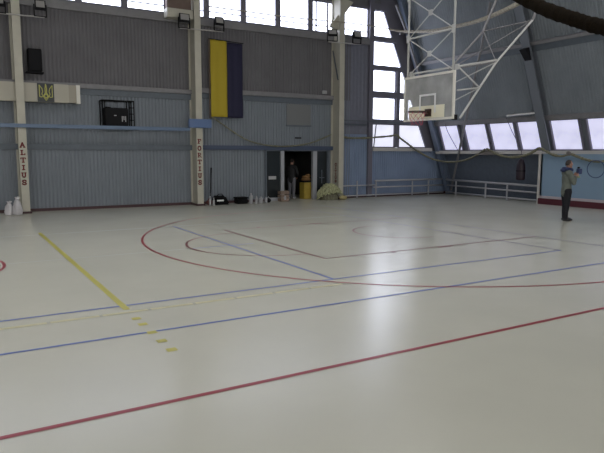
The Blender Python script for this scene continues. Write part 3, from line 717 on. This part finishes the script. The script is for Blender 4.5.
s.box(HB-.002, HB+.0035, a0, a0+.05, c0, c1).box(HB-.002, HB+.0035, a1-.05, a1, c0, c1).box(HB-.002, HB+.0035, a0+.05, a1-.05, c1-.05, c1)
s.build('target_square', M['white'], r)
rim = MB(); RC = V((HB-.15-.235, 11.52, 3.08))
rim.tube([RC+V((.228*math.cos(a), .228*math.sin(a), 0)) for a in [2*math.pi*i/28 for i in range(28)]], .014, 8, closed=True)
rm = rim.build('rim', M['orange'], r, smooth=True)
MB().box(HB-.04, HB+.014, 11.43, 11.63, 2.98, 3.16).box(HB-.16, HB-.03, 11.46, 11.60, 3.05, 3.09).build('rim_bracket', M['orange'], r)
n1, n2 = MB(), MB()
for k in range(9):
    for sgn in (-1, 1):
        pts = []
        for j in range(5):
            a = 2*math.pi*(k+sgn*j*.5)/9; q = .225-.034*j+.003*j*j; pts.append(RC+V((q*math.cos(a), q*math.sin(a), -.015-.08*j)))
        (n1 if k % 3 else n2).tube(pts, .0028, 5)
n1.build('net', M['redcord'], r); n2.build('net', M['redcord'], r)
# front hanging truss
PY = (10.79, 12.44)
XT = HB+.075
for y in PY: MB().tube([(XT, y, 2.9), (XT, y, 9.25)], .027, 8).build('hanger_post', M['truss'], r, smooth=True)
for za, zb in ((4.06, 5.02), (5.02, 6.06), (6.06, 7.1)):
    xb = MB(); xb.tube([(XT, PY[0], za), (XT, PY[1], zb)], .014, 6).tube([(XT, PY[1], za), (XT, PY[0], zb)], .014, 6); xb.build('cross_brace', M['truss'], r)
    MB().tube([(XT, PY[0], zb), (XT, PY[1], zb)], .025, 8).build('cross_bar', M['truss'], r)
    ym, zm = sum(PY)/2, (za+zb)/2
    MB().box(XT-.03, XT-.015, ym-.07, ym+.07, zm-.07, zm+.07).build('gusset', M['truss'], r, bevel=.004)
    for y in PY: MB().box(XT-.03, XT-.015, y-.055, y+.055, zb-.10, zb+.10).build('gusset', M['truss'], r, bevel=.004)
# slanted rear frame
q0, qm, qt, q3 = (10.78, 2.9), (11.41, 3.66), (11.97, 4.32), (13.24, 5.47)
q4 = (15.2, 7.3)
for y in PY:
    MB().tube([(q0[0], y-.12, q0[1]), (qm[0], y-.12, qm[1]), (qt[0], y-.12, qt[1]), (q3[0], y-.12, q3[1])], .027, 8).build('rear_strut', M['truss'] if y < 11.5 else M['girt'], r)
    MB().tube([(q3[0], y-.12, q3[1]), (q4[0], y-.12, 9.25)], .03, 8).build('rear_strut', M['girt'], r)
    MB().tube([(10.66, y-.12, 4.12), (qt[0], y-.12, qt[1]+.05)], .024, 8).build('side_bar', M['truss'], r)
    MB().tube([(10.66, y-.12, 3.56), (qm[0], y-.12, qm[1])], .02, 8).build('side_bar', M['truss'], r)
    MB().tube([(10.66, y-.12, 4.12), (qm[0], y-.12, qm[1])], .02, 8).build('side_brace', M['truss'], r)
    MB().box(10.64, 10.68, y-.15, y-.04, 4.05, 4.18).build('gusset', M['truss'], r)
ya, yb = PY[0]-.12, PY[1]-.12
for p, q in ((qm, q0), (qt, qm)):
    MB().tube([(p[0], ya, p[1]), (q[0], yb, q[1])], .014, 6).build('rear_brace', M['truss'], r)
MB().tube([(qt[0], ya, qt[1]), (q3[0], yb, q3[1])], .014, 6).tube([(qt[0], yb, qt[1]), (q3[0], ya, q3[1])], .014, 6).build('rear_brace', M['girt'], r)
for q in (qt, q3): MB().tube([(q[0], ya, q[1]), (q[0], yb, q[1])], .018, 8).build('rear_bar', M['girt'], r)
MB().box(HB+.03, HB+.12, Y0-.02, Y0+.08, 2.86, 2.98).build('corner_clamp', M['charcoal'], r)

# ------------------------------------------------------------------ things on the right side
def slope_at(y, z, off): return S(y, z, off)
r = thing('tube_lamp', 'white tube lamp on the sloped wall above the frosted windows', 'lamp', tuple(S(17.1, 3.74, .2)))
a, b_ = S(17.55, 3.72, .22), S(16.10, 3.76, .22)
MB().bar(a, b_, .07, .05).build('housing', M['ledge'], r); MB().tube([a+V((-.05,-.02,-.03)), b_+V((-.05,.02,-.03))], .02).build('tube', M['white'], r)
for y in (17.3, 16.4): MB().bar(S(y, 3.74, .2), S(y, 3.78, .02), .03).build('bracket', M['girt'], r)
r = thing('punching_bag', 'dark maroon punching bag hung under the windows beside the panel', 'punching bag', (20.75, 16.9, .9))
bx, by = 20.72, 16.92
bg = MB().lathe([(.05,.93),(.17,.94),(.19,1.0),(.19,1.40),(.17,1.60),(.11,1.76),(.03,1.84)], (bx, by, 0), 18).build('bag', M['bag'], r, smooth=True)
MB().lathe([(.193,1.30),(.193,1.34)], (bx, by, 0), 18).build('band', M['charcoal'], bg)
ch = MB(); ch.tube([(bx, by, 1.83), (bx, by, 2.1), (20.62, 16.95, 2.35), (20.5, 17.3, 3.0), (20.42, 17.55, 3.55)], .014, 6)
ch.build('chain', M['chain'], r)
cb = MB().tube(smooth_path([S(21.4, 3.5, .12), S(21.3, 3.1, .16), S(21.0, 2.5, .2), S(20.7, 2.12, .3)]), .016, 6)
tag(cb.build('hanging_cable', M['chain']), 'thin dark cable hanging across the frosted window nearest the corner', 'cable')
hc = V((20.44, 13.36, 1.49)); hp = MB().tube([hc+V((0, .34*math.cos(t), .32*math.sin(t))) for t in [2*math.pi*i/36 for i in range(36)]], .018, 8, closed=True)
tag(hp.build('gym_hoop', M['hoopblue'], smooth=True), 'dark blue gym hoop hanging from the net roll on the panel', 'hoop')
cl = MB().bar((17.0, YW-.35, 3.49), (19.3, YW-.35, 3.44), .06); cl.bar((15.2, YW-.35, 3.50), (17.0, YW-.35, 3.49), .05)
tag(cl.build('curtain_rail', M['girt_dark']), 'dark rail running across the gable windows behind the backboard', 'rail')
nt = MB().bar((17.32, YW-.12, 3.38), (17.2, YW-.12, 2.35), .035)
tag(nt.build('window_stay', M['charcoal']), 'thin dark stay slanting over the lowest left gable pane', 'stay')

# ------------------------------------------------------------------ people
def skin(nodes, edges, sub=1, vox=None):
    """nodes: {name: (co, radius or (width, depth))}; closed tapered limbs round every edge, to be fused into one surface"""
    bm = bmesh.new()
    rad = lambda k: (V((nodes[k][1],)*2) if not isinstance(nodes[k][1], tuple) else V(nodes[k][1]))
    for k in nodes:
        q = rad(k); t = bmesh.ops.create_icosphere(bm, subdivisions=2, radius=1)
        for v in t['verts']: v.co = V(nodes[k][0])+V((v.co.x*q[1], v.co.y*q[0], v.co.z*min(q)))
    for a, b in edges:
        pa, pb = V(nodes[a][0]), V(nodes[b][0]); d = (pb-pa).normalized(); y = V((0,1,0))
        if abs(d.y) > .8: y = V((0,0,1))
        u = (y-d*y.dot(d)).normalized(); w = u.cross(d); rings = []
        for f in (0, .25, .5, .75, 1):
            q = rad(a)*(1-f)+rad(b)*f; c = pa.lerp(pb, f)
            rings.append([bm.verts.new(c+u*q[0]*math.cos(t)+w*q[1]*math.sin(t)) for t in [2*math.pi*i/16 for i in range(16)]])
        for A, B in zip(rings, rings[1:]):
            for i in range(16): bm.faces.new((A[i], A[(i+1)%16], B[(i+1)%16], B[i]))
        bm.faces.new(rings[0][::-1]); bm.faces.new(rings[-1])
    bmesh.ops.recalc_face_normals(bm, faces=bm.faces[:])
    me = bpy.data.meshes.new('tmp'); bm.to_mesh(me); bm.free(); return me
def fuse(meshes, vox, extra=None):
    bm = bmesh.new()
    for m in meshes: bm.from_mesh(m)
    if extra: extra(bm)
    me = bpy.data.meshes.new('tmp'); bm.to_mesh(me); bm.free()
    o = bpy.data.objects.new('tmp', me); C.objects.link(o)
    m = o.modifiers.new('r', 'REMESH'); m.mode = 'VOXEL'; m.voxel_size = vox; m.use_smooth_shade = True
    sm = o.modifiers.new('k', 'SMOOTH'); sm.factor = .5; sm.iterations = 4
    bpy.context.view_layer.update()
    out = bpy.data.meshes.new_from_object(o.evaluated_get(bpy.context.evaluated_depsgraph_get()))
    bpy.data.objects.remove(o)
    bm = bmesh.new(); bm.from_mesh(out); seen = set(); best = []      # one continuous surface: keep the largest shell
    for v in bm.verts:
        if v in seen: continue
        st, isl = [v], []; seen.add(v)
        while st:
            a = st.pop(); isl.append(a)
            for e in a.link_edges:
                b = e.other_vert(a)
                if b not in seen: seen.add(b); st.append(b)
        if len(isl) > len(best): best = isl
    keep = set(best); bmesh.ops.delete(bm, geom=[v for v in bm.verts if v not in keep], context='VERTS')
    bm.to_mesh(out); bm.free(); return out
def put(me, name, m, parent):
    me.name = name; me.materials.clear(); me.materials.append(m)
    for p in me.polygons: p.use_smooth = True
    o = bpy.data.objects.new(name, me); C.objects.link(o); o.parent = parent; return o
def person(label, loc, rz, H, arms, cols, stride=.0, head_tilt=0):
    """local +X is where the person faces, +Y their left; arms = {1: (elbow, wrist, finger dir, palm side), -1: ...}"""
    k = H/1.80
    r = thing('person', label, 'person', loc, rz)
    J = lambda x, y, z: (x*k, y*k, z*k)
    N = {'pelvis': (J(0,0,.95), (.13*k,.105*k)), 'waist': (J(0,0,1.10), (.125*k,.095*k)), 'chest': (J(-.01,0,1.30), (.15*k,.105*k)), 'collar': (J(-.015,0,1.45), (.10*k,.075*k)), 'neck': (J(.0,0,1.54), .055*k), 'skull': (J(.02,0,1.62), .06*k)}
    E = [('pelvis','waist'),('waist','chest'),('chest','collar'),('collar','neck'),('neck','skull')]
    for s in (1, -1):
        t = 'l' if s > 0 else 'r'; fx = stride*s
        N['hip'+t] = (J(0, s*.10, .90), .095*k); N['thigh'+t] = (J(fx*.3, s*.105, .72), .085*k); N['knee'+t] = (J(fx*.6+.015, s*.105, .50), .06*k)
        N['calf'+t] = (J(fx*.8-.01, s*.105, .36), .058*k); N['ankle'+t] = (J(fx, s*.105, .09), .04*k); N['toe'+t] = (J(fx+.13, s*.125, .035), .032*k)
        E += [('pelvis','hip'+t),('hip'+t,'thigh'+t),('thigh'+t,'knee'+t),('knee'+t,'calf'+t),('calf'+t,'ankle'+t),('ankle'+t,'toe'+t)]
        el, wr, fd, th = arms[s]
        N['sh'+t] = (J(-.01, s*.175, 1.425), .065*k); N['upper'+t] = (J(*[(a+b)/2 for a, b in zip((-.01, s*.19, 1.42), el)]), .05*k)
        N['elbow'+t] = (J(*el), .042*k); N['fore'+t] = (J(*[(a*.6+b*.4) for a, b in zip(el, wr)]), .043*k); N['wrist'+t] = (J(*wr), .028*k)
        E += [('collar','sh'+t),('sh'+t,'upper'+t),('upper'+t,'elbow'+t),('elbow'+t,'fore'+t),('fore'+t,'wrist'+t)]
    parts = [skin(N, E, 1)]
    # hands: palm and five separate bent fingers each
    for s in (1, -1):
        el, wr, fd, th = arms[s]; w_, f_, t_ = V(J(*wr)), V(fd).normalized(), V(th).normalized(); n_ = f_.cross(t_).normalized()*(-1)
        P = {'w': (w_-f_*.02*k, (.024*k,.018*k)), 'p': (w_+f_*.05*k, (.04*k,.016*k)), 'q': (w_+f_*.085*k, (.038*k,.014*k))}
        parts.append(skin(P, [('w','p'),('p','q')], 1))
        for i, (off, ln) in enumerate(((.032, .075), (.011, .085), (-.011, .08), (-.032, .062))):
            b0 = w_+f_*.07*k+t_*off*k; b1 = b0+(f_*.4*ln+f_*.02)*k; b2 = b1+(f_*.22+n_*.2)*ln*k*1.3; b3 = b2+(f_*.02+n_*.3)*ln*k
            parts.append(skin({'a': (b0, .009*k), 'b': (b1, .0088*k), 'c': (b2, .008*k), 'd': (b3, .007*k)}, [('a','b'),('b','c'),('c','d')], 1))
        b0 = w_+f_*.025*k+t_*.025*k; b1 = b0+(t_*.035+f_*.02)*k; b2 = b1+(t_*.012+f_*.03+n_*.01)*k
        parts.append(skin({'a': (b0, .013*k), 'b': (b1, .011*k), 'c': (b2, .009*k)}, [('a','b'),('b','c')], 1))
    hd = V(J(.035, 0, 1.675))
    rot = Matrix.Rotation(head_tilt, 3, 'Z')
    def head(bm):
        t = bmesh.ops.create_icosphere(bm, subdivisions=3, radius=1)
        for v in t['verts']:
            c = v.co; x, y, z = c.x*.098, c.y*.076, c.z*.122
            if c.z < -.1: y *= 1+.35*c.z; x = x*(1+.18*c.z)+.012*(-c.z)
            if c.x > .6: x -= (c.x-.6)*.03
            v.co = hd+rot@(V((x, y, z))*k)
        def bl(p, rad):
            t = bmesh.ops.create_icosphere(bm, subdivisions=2, radius=1)
            for v in t['verts']: v.co = hd+rot@(V((v.co.x*rad[0]+p[0], v.co.y*rad[1]+p[1], v.co.z*rad[2]+p[2]))*k)
        bl((.098, 0, -.015), (.020, .014, .026)); bl((.088, 0, .02), (.012, .010, .03))      # nose and bridge
        bl((.084, 0, -.058), (.012, .026, .007)); bl((.082, 0, -.070), (.012, .022, .008))    # lips
        bl((.078, 0, -.10), (.018, .024, .018))                                             # chin
        for s in (1, -1):
            bl((-.005, s*.077, -.01), (.020, .009, .034)); bl((.082, s*.032, .028), (.012, .022, .009))  # ears, brows
    body = put(fuse(parts, .0075*k, head), 'body', M['skin'], r)
    for s in (1, -1):
        e = MB(); p = hd+rot@(V((.082, s*.031, .012))*k); e.blob(p, .012*k, 2); e.build('eye', M['eye'], r, smooth=True, local=True)
    # hair cap
    h = MB(); t = bmesh.ops.create_icosphere(h.bm, subdivisions=3, radius=1)
    for v in t['verts']:
        c = v.co.copy(); v.co = hd+rot@(V((c.x*.104-.006, c.y*.082, c.z*.126+.006))*k)
    kill = [v for v in h.bm.verts if (v.co-hd).dot(rot@V((1,0,0))) > (.02+.55*((v.co-hd).z-.03*k)/k*1.0)*k and (v.co-hd).z < .085*k or (v.co-hd).z < -.055*k]
    bmesh.ops.delete(h.bm, geom=kill, context='VERTS')
    g = bmesh.ops.solidify(h.bm, geom=h.bm.faces[:], thickness=.006*k)
    h.build('hair', cols['hair'], r, smooth=True, local=True)
    # jacket
    JN = {'hem': (J(0,0,.84), (.185*k,.15*k)), 'waist': (J(-.005,0,1.08), (.165*k,.125*k)), 'chest': (J(-.015,0,1.29), (.178*k,.13*k)), 'collar': (J(-.015,0,1.43), (.115*k,.085*k)), 'neck': (J(-.01,0,1.50), .075*k)}
    JE = [('hem','waist'),('waist','chest'),('chest','collar'),('collar','neck')]
    for s in (1, -1):
        t = 'l' if s > 0 else 'r'; el, wr, fd, th = arms[s]
        JN['sh'+t] = (J(-.01, s*.185, 1.42), .082*k); JN['up'+t] = (J(*[(a+b)/2 for a, b in zip((-.01, s*.2, 1.42), el)]), .07*k); JN['el'+t] = (J(*el), .062*k)
        c_ = [a*.12+b*.88 for a, b in zip(el, wr)]; JN['cuff'+t] = (J(*c_), .048*k)
        JE += [('collar','sh'+t),('sh'+t,'up'+t),('up'+t,'el'+t),('el'+t,'cuff'+t)]
    put(fuse([skin(JN, JE, 2)], .012*k), 'jacket', cols['jacket'], r)
    TN = {'p': (J(0,0,.98), (.15*k,.115*k))}; TE = []
    for s in (1, -1):
        t = 'l' if s > 0 else 'r'; fx = stride*s
        TN['h'+t] = (J(0, s*.095, .88), .115*k); TN['t'+t] = (J(fx*.3, s*.105, .70), .10*k); TN['k'+t] = (J(fx*.6+.01, s*.105, .50), .082*k); TN['c'+t] = (J(fx*.85-.01, s*.105, .28), .074*k); TN['e'+t] = (J(fx-.005, s*.105, .075), .07*k)
        TE += [('p','h'+t),('h'+t,'t'+t),('t'+t,'k'+t),('k'+t,'c'+t),('c'+t,'e'+t)]
    put(fuse([skin(TN, TE, 2)], .012*k), 'trousers', cols['trousers'], r)
    for s in (1, -1):
        fx = stride*s; q = MB()
        q.blob(V(J(fx+.055, s*.115, .05)), V((.155*k, .052*k, .05*k)), 3)
        for v in q.bm.verts: v.co.z = max(v.co.z, .0)
        q.build('shoe', cols['shoe'], r, smooth=True, local=True)
    return r, J, k, hd
ph = 1.86
p1, J, k1, hd = person('person in a grey jacket and black trousers standing side-on by the light-blue panel', (16.17, 11.48, 0), math.radians(-30), ph,
    {1: ((.10, .24, 1.16), (.20, .07, 1.34), (.75, -.3, .5), (0, -.3, 1)), -1: ((.09, -.25, 1.13), (.19, -.12, 1.32), (.8, .25, .5), (0, .3, 1))},
    dict(jacket=M['jacket'], trousers=M['trousers'], shoe=M['shoe'], hair=M['hair']), stride=.035)
sc_ = MB(); pts = [V((.0+.11*math.cos(t), .105*math.sin(t), 1.525-.02*math.cos(t)))*k1 for t in [2*math.pi*i/20 for i in range(20)]]
sc_.tube(pts, .055*k1, 8, closed=True); sc_.blob(V((-.13, 0, 1.50))*k1, V((.075, .12, .06))*k1, 2).build('scarf', M['navy'], p1, smooth=True, local=True)
rz = math.radians(-30)
def pw(x, y, z): return V((16.17, 11.48, 0))+Matrix.Rotation(rz, 3, 'Z')@(V((x, y, z))*k1)
c0 = pw(.31, -.03, 1.47)
t_ = thing('blue_case', 'dark-blue box held up in front of the standing person', 'box', tuple(c0), rz)
MB().box(-.03, .07, -.09, .09, -.08, .08).build('case_body', M['tablet'], t_, bevel=.012, local=True)
MB().lathe([(.035,0),(.04,.03),(.03,.05)], (0,0,.085), 12).build('case_knob', M['charcoal'], t_, local=True)
c0 = pw(.31, -.02, 1.31)
gq = MB(); gq.blob(c0, V((.075, .07, .04)), 2, .08, 3)
tag(gq.build('lime_cloth', M['lime'], smooth=True), 'yellow-green cloth in the hands below the dark-blue box', 'cloth')

p2, J, k2, hd2 = person('person in a black jacket and grey trousers standing in the dark doorway', (13.28, 23.3, 0), math.radians(35), 1.78,
    {1: ((.04, .27, 1.13), (.20, .20, .95), (.8, -.3, -.4), (0, -1, .2)), -1: ((.03, -.27, 1.13), (.20, -.16, .98), (.8, .3, -.3), (0, 1, .2))},
    dict(jacket=M['darkjacket'], trousers=M['greytrousers'], shoe=M['grey'], hair=M['hair']), stride=.02)

# ------------------------------------------------------------------ world and camera
wd = bpy.data.worlds.new('overcast'); sc.world = wd; wd.use_nodes = True
wd.node_tree.nodes['Background'].inputs[0].default_value = (0.8, 0.85, 1, 1)
wd.node_tree.nodes['Background'].inputs[1].default_value = 1.0
cam = bpy.data.cameras.new('camera'); co = bpy.data.objects.new('camera', cam); C.objects.link(co)
cam.sensor_width = 36; cam.sensor_fit = 'HORIZONTAL'; cam.lens = F_PX/604*36; cam.clip_end = 200; cam.clip_start = .05
mw = Matrix.Identity(4)
for i in range(3):
    mw[i][0] = RT[i]; mw[i][1] = UP[i]; mw[i][2] = -FW[i]
mw[0][3], mw[1][3], mw[2][3] = 0, 0, HC
co.matrix_world = mw
sc.camera = co
